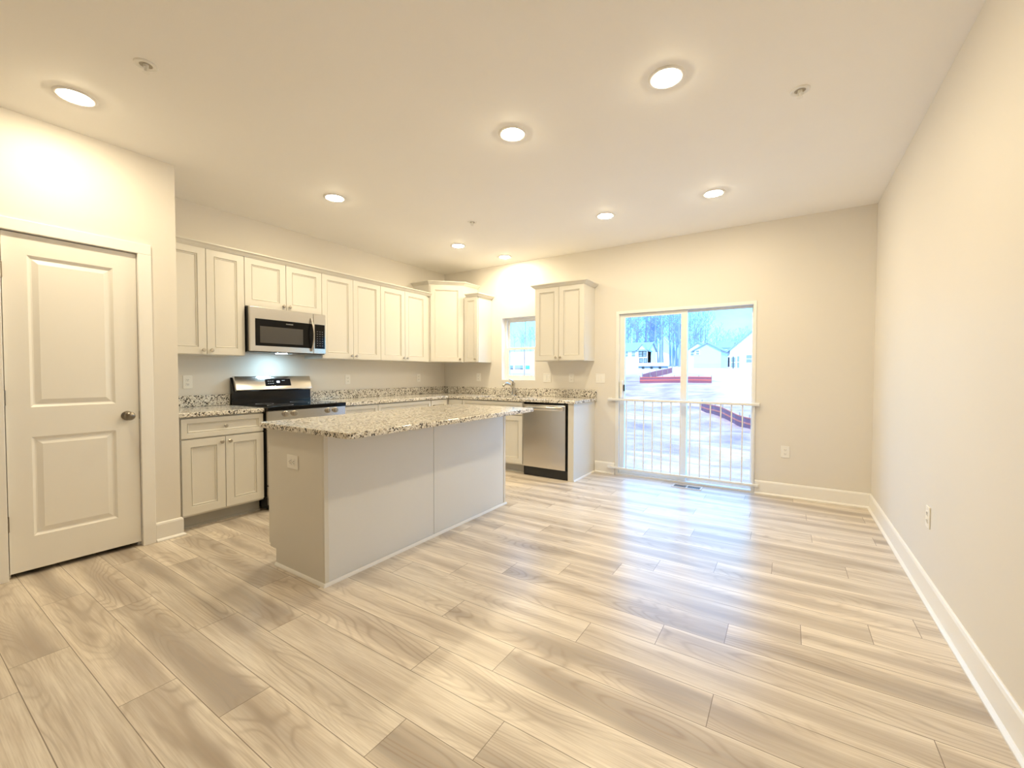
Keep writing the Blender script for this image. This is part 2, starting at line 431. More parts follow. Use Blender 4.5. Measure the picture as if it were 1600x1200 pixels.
def wall_with_holes(xs, zs, holes, y0, y1):
    bm = new_bm()
    def filled(i, j):
        cx = (xs[i]+xs[i+1])/2; cz = (zs[j]+zs[j+1])/2
        return not any(a < cx < b and c < cz < d for a, b, c, d in holes)
    grid_slab(bm, xs, zs, filled, 0, 1)
    for v in bm.verts: v.co = Vector((v.co.x, y0 if v.co.z < 0.5 else y1, v.co.y))
    return bm
bm = wall_with_holes([-T, WN[0], WN[1], DS[0], DS[1], XR], [-1.4, -0.02, WN[2], DS[2], WN[3], H],
                     [(WN[0], WN[1], WN[2], WN[3]), (DS[0], DS[1], -0.02, DS[2])], 0.0, T)
struct('wall_back', bm, M_WALL, 'greige wall holding the sliding door and the sink window')
bm = wall_with_holes([YF, PD[0], PD[1], YP], [-0.02, PD[2], H], [(PD[0], PD[1], -0.02, PD[2])], 0.0, 0.11)
for v in bm.verts: v.co = Vector((XP-v.co.y, v.co.x, v.co.z))
box(bm, 0.0, XP-0.11, YP-0.11, YP, -0.02, H); box(bm, 0.0, XP-0.11, -4.96, -4.86, -0.02, H)
struct('wall_pantry', bm, M_WALL, 'cream lit wall around the pantry door')

# baseboards with shoe moulding
BB = [(0,0.0),(0.026,0.0),(0.027,0.010),(0.018,0.019),(0.0135,0.022),(0.0135,0.122),(0.009,0.134),(0.004,0.138),(0,0.138)]
def baseboard(name, path, label):
    bm = new_bm(); sweep(bm, path, BB); return struct(name, bm, M_TRIM, label)
baseboard('baseboard_right', [(XR, -0.014), (XR, YF)], 'tall white baseboard along the right wall')
baseboard('baseboard_back', [(DS[1]+0.004, 0.0), (XR, 0.0)], 'white baseboard from sliding door to corner')
baseboard('baseboard_middle', [(2.480, 0.0), (DS[0]-0.004, 0.0)], 'short white baseboard between end panel and sliding door')
baseboard('baseboard_left', [(XP, -3.821), (XP, YP+0.0), (XP-0.035, YP)], 'short white baseboard beside the pantry door casing')
baseboard('baseboard_pantry', [(XP, YF), (XP, -4.586)], 'white baseboard left of the pantry door')

# ---- pantry door (door_1) with casing (trim_1)
def pantry_door():
    y0, y1 = -4.503, -3.899; h0, h1 = 0.032, 2.041
    d = struct_empty('door_1', 'white two panel pantry door', (XP-0.010, y0, 0.0), PI/2)
    w = y1-y0
    bm = new_bm()
    panel_slab(bm, w, h1-h0, 0.034, [(0.098, 0.482, 0.232, 0.832), (0.098, 0.482, 1.012, 1.920)],
               [(0.013, 0.011), (0.020, 0.012), (0.046, 0.002)], 0, h0, 0.0)
    obj('door_slab', bm, M_DOOR, d)
    bm = new_bm(); lathe(bm, [(0, 0), (0.032, 0), (0.032, -0.006), (0.026, -0.010), (0.011, -0.013), (0.010, -0.034), (0.020, -0.040), (0.0285, -0.052), (0.029, -0.060), (0.024, -0.069), (0.012, -0.074), (0, -0.075)], (0.540, 0, 0.925), (0, 1, 0))
    obj('door_knob', bm, M_BRONZE, d, smooth=True)['label'] = 'satin nickel round door knob'
    bm = new_bm(); box(bm, w-0.0005, w+0.004, -0.001, 0.022, 0.897, 0.953); obj('latch_plate', bm, M_BRONZE, d)
    for z in (0.33, 1.073, 1.815):
        bm = new_bm(); cyl(bm, (-0.005, -0.006, z-0.045), (-0.005, -0.006, z+0.045), 0.0065, seg=12)
        box(bm, -0.012, 0.001, -0.004, 0.0005, z-0.044, z+0.044); obj('hinge', bm, M_BRONZE, d, smooth=True)
    e = struct_empty('trim_1', 'white casing around the pantry door')
    def strip(name, a):
        bm = new_bm(); bbox(bm, *a, b=0.003, seg=2); obj(name, bm, M_TRIM, e)
    strip('side_casing', (XP-0.001, XP+0.016, -3.896, -3.822, 0, 2.047)); strip('side_casing', (XP-0.001, XP+0.016, -4.586, -4.510, 0, 2.047))
    strip('head_casing', (XP-0.001, XP+0.016, -4.586, -3.822, 2.047, 2.118))
    bm = new_bm()
    for a in ((XP-0.11, XP, -3.896, -3.892, 0, 2.047), (XP-0.11, XP, -4.514, -4.510, 0, 2.047), (XP-0.11, XP, -4.514, -3.892, 2.047, 2.053),
              (XP-0.09, XP-0.048, -3.910, -3.896, 0, 2.047), (XP-0.09, XP-0.048, -4.510, -4.496, 0, 2.047), (XP-0.09, XP-0.048, -4.51, -3.896, 2.033, 2.047)): box(bm, *a)
    obj('door_jamb', bm, M_TRIM, e)
pantry_door()

# ---- kitchen window (window_1)
def pane(parent, x0, x1, y, z0, z1):
    bm = new_bm(); box(bm, x0, x1, y-0.002, y+0.002, z0, z1); return obj('glass_pane', bm, M_GLASS, parent)
def ring(bm, x0, x1, z0, z1, y0, y1, l, r, b, t):
    box(bm, x0, x0+l, y0, y1, z0, z1); box(bm, x1-r, x1, y0, y1, z0, z1)
    box(bm, x0+l, x1-r, y0, y1, z0, z0+b); box(bm, x0+l, x1-r, y0, y1, z1-t, z1)
def kitchen_window():
    w = struct_empty('window_1', 'white single hung window over the sink')
    x0, x1, z0, z1 = WN
    bm = new_bm(); ring(bm, x0, x1, z0, z1, 0.001, 0.085, 0.006, 0.006, 0.006, 0.006); obj('drywall_return', bm, M_TRIM, w)
    bm = new_bm(); ring(bm, x0+0.006, x1-0.006, z0+0.006, z1-0.006, 0.085, 0.155, 0.030, 0.030, 0.025, 0.030); obj('window_frame', bm, M_VINYL, w)
    a, b = x0+0.036, x1-0.036
    bm = new_bm(); ring(bm, a, b, 1.548, z1-0.036, 0.122, 0.148, 0.028, 0.028, 0.030, 0.025); s = obj('upper_sash', bm, M_VINYL, w)
    pane(s, a+0.028, b-0.028, 0.135, 1.578, z1-0.061)
    bm = new_bm(); box(bm, 1.379, 1.389, 0.128, 0.132, 1.578, z1-0.061); obj('muntin', bm, M_SASHLINE, s)
    bm = new_bm(); ring(bm, a, b, z0+0.031, 1.582, 0.090, 0.118, 0.036, 0.036, 0.040, 0.032); s = obj('lower_sash', bm, M_VINYL, w)
    pane(s, a+0.036, b-0.036, 0.104, z0+0.071, 1.550)
    bm = new_bm(); box(bm, 1.383, 1.393, 0.097, 0.101, z0+0.071, 1.550); obj('muntin', bm, M_SASHLINE, s)
M_SASHLINE = plain('grey_muntin', (0.42, 0.44, 0.45), 0.4)
kitchen_window()

# ---- sliding glass door (door_2)
def sliding_door():
    d = struct_empty('door_2', 'white two panel sliding glass door')
    x0, x1, z1 = DS
    bm = new_bm(); ring(bm, x0+0.0005, x1-0.0005, -0.018, z1-0.0005, -0.006, 0.150, 0.036, 0.029, 0.040, 0.034)
    obj('door_frame', bm, M_VINYL, d)
    bm = new_bm(); box(bm, x0+0.036, x1-0.034, 0.066, 0.072, 0.020, 0.034); obj('track', bm, M_RAIL, d)
    a, b = x0+0.038, 3.535
    bm = new_bm(); ring(bm, a, b, 0.024, z1-0.037, 0.028, 0.064, 0.060, 0.066, 0.050, 0.040); s = obj('sliding_panel', bm, M_VINYL, d)
    pane(s, a+0.060, b-0.066, 0.046, 0.074, z1-0.077)
    bm = new_bm(); bbox(bm, a+0.012, a+0.044, 0.000, 0.027, 0.925, 1.135, b=0.006, seg=2); obj('pull_handle', bm, M_VINYL, s)
    bm = new_bm(); bbox(bm, a+0.052, a+0.066, 0.008, 0.026, 1.010, 1.085, b=0.002); obj('thumb_latch', bm, M_BLKPL, s)
    a, b = 3.470, x1-0.031
    bm = new_bm(); ring(bm, a, b, 0.024, z1-0.037, 0.080, 0.116, 0.060, 0.014, 0.045, 0.022); s = obj('fixed_panel', bm, M_VINYL, d)
    pane(s, a+0.060, b-0.014, 0.098, 0.069, z1-0.059)
sliding_door()

# ---- guard rail in front of the sliding door
def guard():
    g = thing('guard_rail', 'white metal guard rail with thin balusters across the sliding glass door', 'railing', (3.447, -0.028, 0.075))
    bm = new_bm(); bbox(bm, -0.795, 0.795, -0.020, 0.022, 0.820, 0.846, b=0.004); obj('top_rail', bm, M_RAIL, g)
    bm = new_bm(); bbox(bm, -0.795, 0.795, -0.018, 0.018, 0.0, 0.024, b=0.004); obj('bottom_rail', bm, M_RAIL, g)
    bm = new_bm(); bbox(bm, -0.006, 0.006, -0.006, 0.006, 0.02, 0.825, b=0.001); b0 = obj('baluster', bm, M_RAIL, g)
    for k in range(15):
        o = b0 if k == 0 else b0.copy()
        if k: C.objects.link(o); o.parent = g
        o.location = (2.78+0.1007*k-3.447, 0, 0)
    for s in (-1, 1):
        for z in (0.833, 0.012):
            bm = new_bm(); bbox(bm, s*0.775-0.02, s*0.775+0.02, 0.014, 0.027, z-0.022, z+0.022, b=0.002); obj('wall_bracket', bm, M_RAIL, g)
guard()

# ------------------------------------------------------------------ ceiling lights, sprinklers
def ceiling_lights():
    t = thing('recessed_light', 'x', 'ceiling light', (0, 0, H), 0, 'recessed ceiling lights')
    bm = new_bm(); lathe(bm, [(0.066, 0.0), (0.066, -0.003), (0.074, -0.007), (0.084, -0.006), (0.090, -0.002), (0.091, 0.0)], (0, 0, 0), (0, 0, 1), 36); obj('trim_ring', bm, M_TRIM, t, smooth=True)
    bm = new_bm(); lathe(bm, [(0.0, -0.016), (0.030, -0.0145), (0.052, -0.010), (0.066, -0.0035)], (0, 0, 0), (0, 0, 1), 36); obj('lens', bm, M_LENS, t, smooth=True)['label'] = 'glowing warm lens'
    spots = [((1.155, -4.282), 'lit recessed ceiling light above the pantry door'),
             ((1.150, -2.683), 'lit recessed ceiling light in front of the microwave'),
             ((1.149, -1.034), 'lit recessed ceiling light nearest the kitchen corner, before the tall corner cabinet'),
             ((1.345, -0.330), 'lit recessed ceiling light close to the wall above the sink window'),
             ((2.982, -2.675), 'lit recessed ceiling light in mid ceiling above the island front'),
             ((2.975, -1.015), 'lit recessed ceiling light in front of the wall cabinet right of the sink window'),
             ((3.923, -2.679), 'largest looking lit recessed ceiling light at upper right, nearest the viewer'),
             ((3.924, -1.012), 'lit recessed ceiling light in front of the sliding glass door')]
    for i, ((x, y), lb) in enumerate(spots):
        if i == 0: t.location = (x, y, H); t['label'] = lb
        else: dup(t, (x, y, H), 0, lb)
ceiling_lights()
def sprinklers():
    t = thing('fire_sprinkler', 'x', 'sprinkler', (0,0,H), 0, 'ceiling sprinkler heads')
    bm = new_bm(); lathe(bm, [(0.026, 0.0), (0.027, -0.004), (0.034, -0.003), (0.040, -0.0065), (0.046, -0.005), (0.048, 0.0)], (0,0,0), (0,0,1), 28); obj('escutcheon', bm, M_PLATE, t, smooth=True)
    bm = new_bm(); lathe(bm, [(0, -0.001), (0.027, -0.001)], (0,0,0), (0,0,1), 24); obj('recess', bm, plain('sprinkler_recess', (0.42, 0.38, 0.31), 0.6), t)
    bm = new_bm(); cyl(bm, (0,0,0), (0,0,-0.014), 0.011); tube(bm, [(0.010,0,-0.012),(0.013,0,-0.024),(0.003,0,-0.036)], 0.0028, 8); tube(bm, [(-0.010,0,-0.012),(-0.013,0,-0.024),(-0.003,0,-0.036)], 0.0028, 8)
    cyl(bm, (0,0,-0.014), (0,0,-0.034), 0.0025, seg=8); obj('nozzle', bm, M_PLATE, t)
    bm = new_bm(); lathe(bm, [(0,-0.036),(0.013,-0.036),(0.015,-0.038),(0,-0.039)], (0,0,0), (0,0,1), 20); obj('deflector', bm, M_PLATE, t)
    for i, (x, y, lb) in enumerate(((1.789, -4.161, 'white sprinkler head in ceiling at upper left near the pantry light'), (4.501, -2.189, 'white sprinkler head in ceiling towards the right wall'), (1.786, -1.571, 'tiny far white sprinkler head in ceiling over the kitchen aisle'))):
        if i == 0: t.location = (x, y, H); t['label'] = lb
        else: dup(t, (x, y, H), 0, lb)
sprinklers()

# ------------------------------------------------------------------ cabinets
DOOR_PROF = [(0.0015, 0.003), (0.003, 0.010), (0.0065, 0.010), (0.008, 0.0045), (0.013, 0.0055), (0.0155, 0.0115)]
def knob_mesh(me_cache={}):
    return None
KNOB = [(0.0, 0.0), (0.0075, 0.0), (0.0065, -0.004), (0.0055, -0.011), (0.008, -0.016), (0.0145, -0.019), (0.0155, -0.023), (0.012, -0.027), (0, -0.0285)]
def add_knob(parent, x, z, y=-0.020):
    bm = new_bm(); lathe(bm, KNOB, (x, y, z), (0, 1, 0), 16); o = obj('knob', bm, M_NICKEL, parent, smooth=True)
    return o
def add_door(parent, x0, x1, z0, z1, knob=None, rail=0.058, name='door', y=0.0):
    bm = new_bm(); panel_slab(bm, x1-x0, z1-z0, 0.019, [(x0+rail, x1-rail, z0+rail, z1-rail)], DOOR_PROF, x0, z0, y-0.020)
    d = obj(name, bm, M_CAB, parent)
    if knob: add_knob(d, knob[0], knob[1], y-0.020)
    return d
def add_pair(parent, x0, x1, z0, z1, upper=True):
    m = (x0+x1)/2; g = 0.0026
    kz = z0+0.035 if upper else z1-0.040
    add_door(parent, x0, m-g, z0, z1, (m-0.030, kz)); add_door(parent, m+g, x1, z0, z1, (m+0.030, kz))
ROT_L = PI/2
def upper(label, y0, y1, z0, z1, wall='left', doors=2, x=None, depth=0.305, top=2.286, group='kitchen wall cabinets'):
    if wall == 'left': t = thing('wall_cabinet', label, 'cabinet', (depth+0.002, y0, z0), ROT_L, group)
    else: t = thing('wall_cabinet', label, 'cabinet', (y0, -depth-0.002, z0), 0, group)
    w = y1-y0; h = z1-z0
    bm = new_bm(); box(bm, 0.0008, w-0.0008, 0, depth, 0, h); obj('carcass', bm, M_CAB, t)
    return t, w, h
t, w, h = upper('tall wall cabinet left of the microwave, beside the pantry wall', -3.652, -3.042, 1.372, 2.286); add_pair(t, 0.006, w-0.003, 0.006, h-0.012)
t, w, h = upper('short wall cabinet directly above the microwave', -3.042, -2.280, 1.828, 2.286); add_pair(t, 0.003, w-0.003, 0.006, h-0.012)
t, w, h = upper('tall wall cabinet just right of the microwave', -2.280, -1.507, 1.372, 2.286); add_pair(t, 0.003, w-0.003, 0.006, h-0.012)
t, w, h = upper('tall wall cabinet between microwave cabinets and the raised corner cabinet', -1.507, -0.664, 1.372, 2.286); add_pair(t, 0.003, w-0.063, 0.006, h-0.012)
t, w, h = upper('narrow wall cabinet between corner cabinet and sink window', 0.648, 0.897, 1.372, 2.286, 'back')
add_door(t, 0.012, w-0.012, 0.006, h-0.012, (w-0.040, 0.041), rail=0.05)
t, w, h = upper('two door wall cabinet between sink window and sliding door', 1.800, 2.465, 1.372, 2.286, 'back'); add_pair(t, 0.004, w-0.004, 0.006, h-0.012)
def corner_cabinet():
    t = thing('corner_wall_cabinet', 'taller diagonal wall cabinet in the kitchen corner', 'cabinet', (0, 0, 1.372))
    bm = new_bm(); prism(bm, [(0.002, -0.002), (0.002, -0.660), (0.307, -0.660), (0.644, -0.323), (0.644, -0.002)], 0, 1.085); obj('carcass', bm, M_CAB, t)
    L = math.hypot(0.337, 0.337)
    d = add_door(t, 0.020, L-0.020, 0.008, 1.055, (L-0.052, 0.042))
    d.location = (0.307, -0.660, 0); d.rotation_euler = (0, 0, math.radians(45))
corner_cabinet()
CR = [(-0.004, 0.0), (0.006, 0.0), (0.010, 0.006), (0.016, 0.009), (0.028, 0.022), (0.040, 0.030), (0.046, 0.033), (0.046, 0.043), (-0.004, 0.043)]
def crown(label, path, z):
    bm = new_bm(); sweep(bm, path, [(o, zz+z) for o, zz in CR]); o = obj('crown_molding', bm, M_CAB)
    return tag(o, label, 'molding', 'cabinet crown moldings')
crown('long crown molding over the wall cabinets on the range wall', [(0.328, YP+0.002), (0.328, -0.666)], 2.272)
crown('higher crown molding around the tall corner cabinet', [(0.003, -0.661), (0.308, -0.661), (0.645, -0.324), (0.645, -0.003)], 2.446)
crown('small crown molding on the narrow cabinet left of sink window', [(0.700, -0.328), (0.899, -0.328), (0.899, -0.003)], 2.272)
crown('crown molding on the cabinet between sink window and sliding door', [(1.798, -0.003), (1.798, -0.328), (2.467, -0.328), (2.467, -0.003)], 2.272)
# base cabinets
def base(label, p0, p1, wall, left_front=True, kind='drawer2', group='kitchen base cabinets', depth=0.608):
    if wall == 'left': t = thing('base_cabinet', label, 'cabinet', (depth+0.002, p0, 0), ROT_L, group)
    else: t = thing('base_cabinet', label, 'cabinet', (p0, -depth-0.002, 0), 0, group)
    w = p1-p0
    bm = new_bm()
    if kind == 'sink':   # open topped box so that the basin hangs inside
        for a in ((0.0008, w-0.0008, 0, 0.018, 0.108, 0.878), (0.0008, 0.018, 0.018, depth, 0.108, 0.878), (w-0.018, w-0.0008, 0.018, depth, 0.108, 0.878), (0.018, w-0.018, 0.018, depth, 0.108, 0.126), (0.018, w-0.018, depth-0.006, depth, 0.126, 0.878)): box(bm, *a)
    else: box(bm, 0.0008, w-0.0008, 0, depth, 0.108, 0.878)
    obj('carcass', bm, M_CAB, t)
    bm = new_bm(); box(bm, 0.001, w-0.001, 0.072, 0.090, 0.0, 0.108); box(bm, 0.001, w-0.001, 0.060, 0.072, 0.0, 0.016); obj('toe_kick', bm, M_TOE_SHADE, t)
    dr = add_door(t, 0.004, w-0.004, 0.716, 0.866, (w/2, 0.791) if kind != 'sink' else None, rail=0.036, name='drawer_front' if kind != 'sink' else 'false_front')
    if kind == 'drawer1': add_door(t, 0.004, w-0.004, 0.126, 0.704, (w-0.035, 0.665))
    else: add_pair(t, 0.004, w-0.004, 0.126, 0.704, upper=False)
    return t
base('base cabinet with one drawer over two doors, left of the range', -3.648, -3.042, 'left')
base('base cabinet just right of the range, behind the island', -2.250, -1.801, 'left', kind='drawer1')
base('wide base cabinet on the range wall, nearer the corner', -1.801, -0.962, 'left')
base('sink base cabinet under the window, left of the dishwasher', 0.880, 1.808, 'back', kind='sink')
def corner_base():
    t = thing('corner_base_cabinet', 'corner base cabinet where the two counters meet', 'cabinet', (0, 0, 0))
    bm = new_bm(); prism(bm, [(0.002, -0.002), (0.002, -0.961), (0.610, -0.961), (0.610, -0.610), (0.879, -0.610), (0.879, -0.002)], 0.108, 0.878); obj('carcass', bm, M_CAB, t)
    bm = new_bm(); prism(bm, [(0.02, -0.02), (0.02, -0.961), (0.540, -0.961), (0.540, -0.540), (0.879, -0.540), (0.879, -0.02)], 0.0, 0.108); obj('toe_kick', bm, M_TOE_SHADE, t)
    d = add_door(t, 0.004, 0.300, 0.126, 0.866, (0.035, 0.80)); d.location = (0.610, -0.957, 0); d.rotation_euler = (0, 0, ROT_L)
    d = add_door(t, 0.004, 0.236, 0.126, 0.866, (0.205, 0.80)); d.location = (0.636, -0.610, 0)
corner_base()
def end_panel():
    t = thing('cabinet_end_panel', 'plain painted end panel right of the dishwasher', 'cabinet panel', (2.404, -0.622, 0))
    bm = new_bm(); box(bm, 0, 0.052, 0, 0.019, 0, 0.878); obj('front_stile', bm, M_CAB, t)
    bm = new_bm(); box(bm, 0.0525, 0.070, 0, 0.620, 0, 0.878); obj('side_panel', bm, M_CAB, t)
    bm = new_bm(); sweep(bm, [(0.070, 0.0), (0.070, 0.595)], [(0, 0), (0.011, 0), (0.010, 0.008), (0.006, 0.016), (0, 0.018)]); obj('shoe_molding', bm, M_TRIM, t)
end_panel()
# ------------------------------------------------------------------ countertops
def bevel_slab(bm, b=0.004):
    es = [e for e in bm.edges if len(e.link_faces) == 2 and e.calc_face_angle(0) > 1.0]
    bmesh.ops.bevel(bm, geom=es, offset=b, segments=2, profile=0.5, affect='EDGES')
CT0, CT1 = 0.880, 0.914
def counters():
    t = thing('countertop', 'short speckled granite countertop between pantry wall and range', 'countertop', (0, -3.664, CT0), 0, 'granite countertops')
    bm = new_bm(); bbox(bm, 0.002, 0.648, 0.0, 0.622, 0, CT1-CT0, b=0.004, seg=2); obj('slab', bm, M_GRAN, t)
    bm = new_bm(); bbox(bm, 0.002, 0.022, 0.0, 0.622, CT1-CT0+0.0005, 0.136, b=0.003); obj('backsplash', bm, M_GRAN, t)
    t = thing('countertop', 'long L shaped speckled granite countertop running from range past the sink', 'countertop', (0, 0, CT0), 0, 'granite countertops')
    xs = [0.002, 0.648, 1.00, 1.70, 2.500]; ys = [-2.248, -0.648, -0.545, -0.135, -0.002]
    def filled(i, j):
        if j == 0: return i == 0
        return not (i == 2 and j == 2)
    bm = new_bm(); grid_slab(bm, xs, ys, filled, 0, CT1-CT0); bmesh.ops.recalc_face_normals(bm, faces=bm.faces[:]); bevel_slab(bm); obj('slab', bm, M_GRAN, t)
    bm = new_bm(); bbox(bm, 0.002, 0.022, -2.248, -0.023, CT1-CT0+0.0005, 0.136, b=0.003); bbox(bm, 0.002, 2.500, -0.022, -0.002, CT1-CT0+0.0005, 0.136, b=0.003); obj('backsplash', bm, M_GRAN, t)
    s = thing('sink', 'undermount stainless sink in the counter below the window', 'sink', (1.35, -0.34, CT0))
    bm = new_bm(); grid_slab(bm, [-0.37, -0.345, 0.345, 0.37], [-0.225, -0.200, 0.200, 0.225], lambda i, j: not (i == 1 and j == 1), -0.003, -0.0005)
    a, b, z = 0.346, 0.201, -0.19
    for q in (((-a,-b,-0.003),(a,-b,-0.003),(a,-b,z),(-a,-b,z)), ((-a,b,-0.003),(-a,b,z),(a,b,z),(a,b,-0.003)), ((-a,-b,-0.003),(-a,-b,z),(-a,b,z),(-a,b,-0.003)), ((a,-b,-0.003),(a,b,-0.003),(a,b,z),(a,-b,z)), ((-a,-b,z),(a,-b,z),(a,b,z),(-a,b,z))):
        bm.faces.new([bm.verts.new(p) for p in q])
    obj('basin', bm, M_STEEL, s)
    bm = new_bm(); lathe(bm, [(0, 0.003), (0.03, 0.002), (0.042, 0.004), (0.045, 0.0)], (0, 0, -0.19), (0, 0, 1), 20); obj('drain', bm, M_CHROME, s, smooth=True)
counters()
def faucet():
    t = thing('kitchen_faucet', 'brushed metal single lever kitchen faucet behind the sink', 'faucet', (1.325, -0.085, CT1), math.radians(-12))
    bm = new_bm(); lathe(bm, [(0, 0.0), (0.034, 0), (0.034, 0.006), (0.026, 0.012), (0.024, 0.02), (0.024, 0.150), (0.0245, 0.165), (0.022, 0.178), (0.0, 0.182)], (0,0,0), (0,0,1)); obj('body', bm, M_CHROME, t, smooth=True)
    bm = new_bm(); tube(bm, [(0, -0.008, 0.105), (0, -0.06, 0.145), (0, -0.12, 0.166), (0, -0.165, 0.160), (0, -0.192, 0.135)], [0.015, 0.0155, 0.017, 0.018, 0.016], 14); obj('spout', bm, M_CHROME, t, smooth=True)
    bm = new_bm(); tube(bm, [(0, 0, 0.178), (0.0, -0.006, 0.192), (0, -0.03, 0.205), (0, -0.085, 0.222)], [0.012, 0.011, 0.008, 0.006], 12); obj('lever', bm, M_CHROME, t, smooth=True)
faucet()
# ------------------------------------------------------------------ island
IX0, IX1, IY0, IY1 = 1.690, 2.270, -3.541, -1.691
def island():
    t = thing('kitchen_island', 'painted kitchen island with plain back panels', 'kitchen island', (0, 0, 0))
    bm = new_bm(); box(bm, IX0, IX1-0.010, IY0+0.008, IY1-0.008, 0.105, 0.874); obj('carcass', bm, M_CAB, t)
    bm = new_bm(); box(bm, IX0+0.072, IX1-0.010, IY0+0.010, IY1-0.010, 0, 0.105); obj('toe_kick', bm, M_TOE_SHADE, t)
    for y0, y1 in ((IY0, IY0+0.0078), (IY1-0.0078, IY1)):
        bm = new_bm(); prism(bm, [(IX0+0.0675, 0.0), (IX1-0.0102, 0.0), (IX1-0.0102, 0.874), (IX0-0.001, 0.874), (IX0-0.001, 0.105), (IX0+0.0675, 0.105)], y0, y1)
        for v in bm.verts: v.co = Vector((v.co.x, v.co.z, v.co.y))
        obj('end_panel', bm, M_CAB, t)
    for y0, y1 in ((IY0+0.030, -2.648), (-2.643, IY1-0.030)):
        bm = new_bm(); box(bm, IX1-0.0098, IX1-0.001, y0, y1, 0.0, 0.874); obj('back_panel', bm, M_CAB_DAYLIT, t)
    for y0, y1 in ((IY0, IY0+0.028), (IY1-0.028, IY1)):
        bm = new_bm(); bbox(bm, IX1-0.0098, IX1+0.003, y0, y1, 0.0, 0.874, b=0.0015); obj('corner_stile', bm, M_CAB, t)
    pr = [(0, 0), (0.012, 0), (0.0115, 0.008), (0.007, 0.017), (0, 0.019)]
    bm = new_bm(); sweep(bm, [(IX0+0.066, IY0-0.0005), (IX1+0.003, IY0-0.0005), (IX1+0.003, IY1+0.0005), (IX0+0.066, IY1+0.0005)], pr); obj('shoe_molding', bm, M_TRIM, t)
    # fronts face the range
    n = 3; w = (IY1-IY0)/n
    for k in range(n):
        a = -IY1+k*w+0.004; b = a+w-0.008
        d = add_door(t, a, b, 0.716, 0.862, ((a+b)/2, 0.789), rail=0.036, name='drawer_front'); d.location = (IX0-0.001, 0, 0); d.rotation_euler = (0, 0, -PI/2)
        m = (a+b)/2
        for p, q, kx in ((a, m-0.002, m-0.03), (m+0.002, b, m+0.03)):
            d = add_door(t, p, q, 0.126, 0.704, (kx, 0.664)); d.location = (IX0-0.001, 0, 0); d.rotation_euler = (0, 0, -PI/2)
    c = thing('countertop', 'island countertop of speckled granite with rounded corners', 'countertop', (0, 0, 0.8745), 0, 'granite countertops')
    x0, x1, y0, y1, r = 1.637, 2.560, -3.585, -1.645, 0.035
    poly = []
    for cx, cy, a0 in ((x0+r, y0+r, PI), (x1-r, y0+r, 1.5*PI), (x1-r, y1-r, 0), (x0+r, y1-r, 0.5*PI)):
        poly += [(cx+r*math.cos(a0+i*PI/12), cy+r*math.sin(a0+i*PI/12)) for i in range(7)]
    bm = new_bm(); prism(bm, poly, 0, 0.033); bmesh.ops.recalc_face_normals(bm, faces=bm.faces[:]); bevel_slab(bm, 0.004); obj('slab', bm, M_GRAN, c)
island()
# ------------------------------------------------------------------ appliances
def dishwasher():
    t = thing('dishwasher', 'stainless steel dishwasher under the counter', 'dishwasher', (1.812, -0.606, 0))
    bm = new_bm(); box(bm, 0, 0.590, 0.004, 0.560, 0.0, 0.872); obj('tub', bm, M_BLACK, t)
    bm = new_bm(); bbox(bm, 0.004, 0.564, -0.030, 0.003, 0.112, 0.852, b=0.004, seg=2); d = obj('door', bm, M_STEEL, t)
    bm = new_bm()
    pts = [(0.030, -0.033, 0.815), (0.045, -0.052, 0.815), (0.12, -0.064, 0.815), (0.284, -0.070, 0.815), (0.448, -0.064, 0.815), (0.523, -0.052, 0.815), (0.538, -0.033, 0.815)]
    for a, b in zip(pts, pts[1:]): pass
    prof = []
    ring0 = []
    for p in pts:
        ring0.append([bm.verts.new((p[0], p[1]+dy, p[2]+dz)) for dy, dz in ((0.010, 0.020), (0.0, 0.022), (-0.006, 0.012), (-0.006, -0.012), (0.0, -0.022), (0.010, -0.020))])
    for a, b in zip(ring0, ring0[1:]):
        for i in range(6): bm.faces.new((a[i], a[(i+1)%6], b[(i+1)%6], b[i]))
    bm.faces.new(ring0[0][::-1]); bm.faces.new(ring0[-1])
    obj('handle', bm, M_STEEL, d, smooth=True, angle=60)
    bm = new_bm(); box(bm, 0.012, 0.578, 0.0, 0.0035, 0.006, 0.104); obj('toe_panel', bm, M_BLKPL, t)
dishwasher()
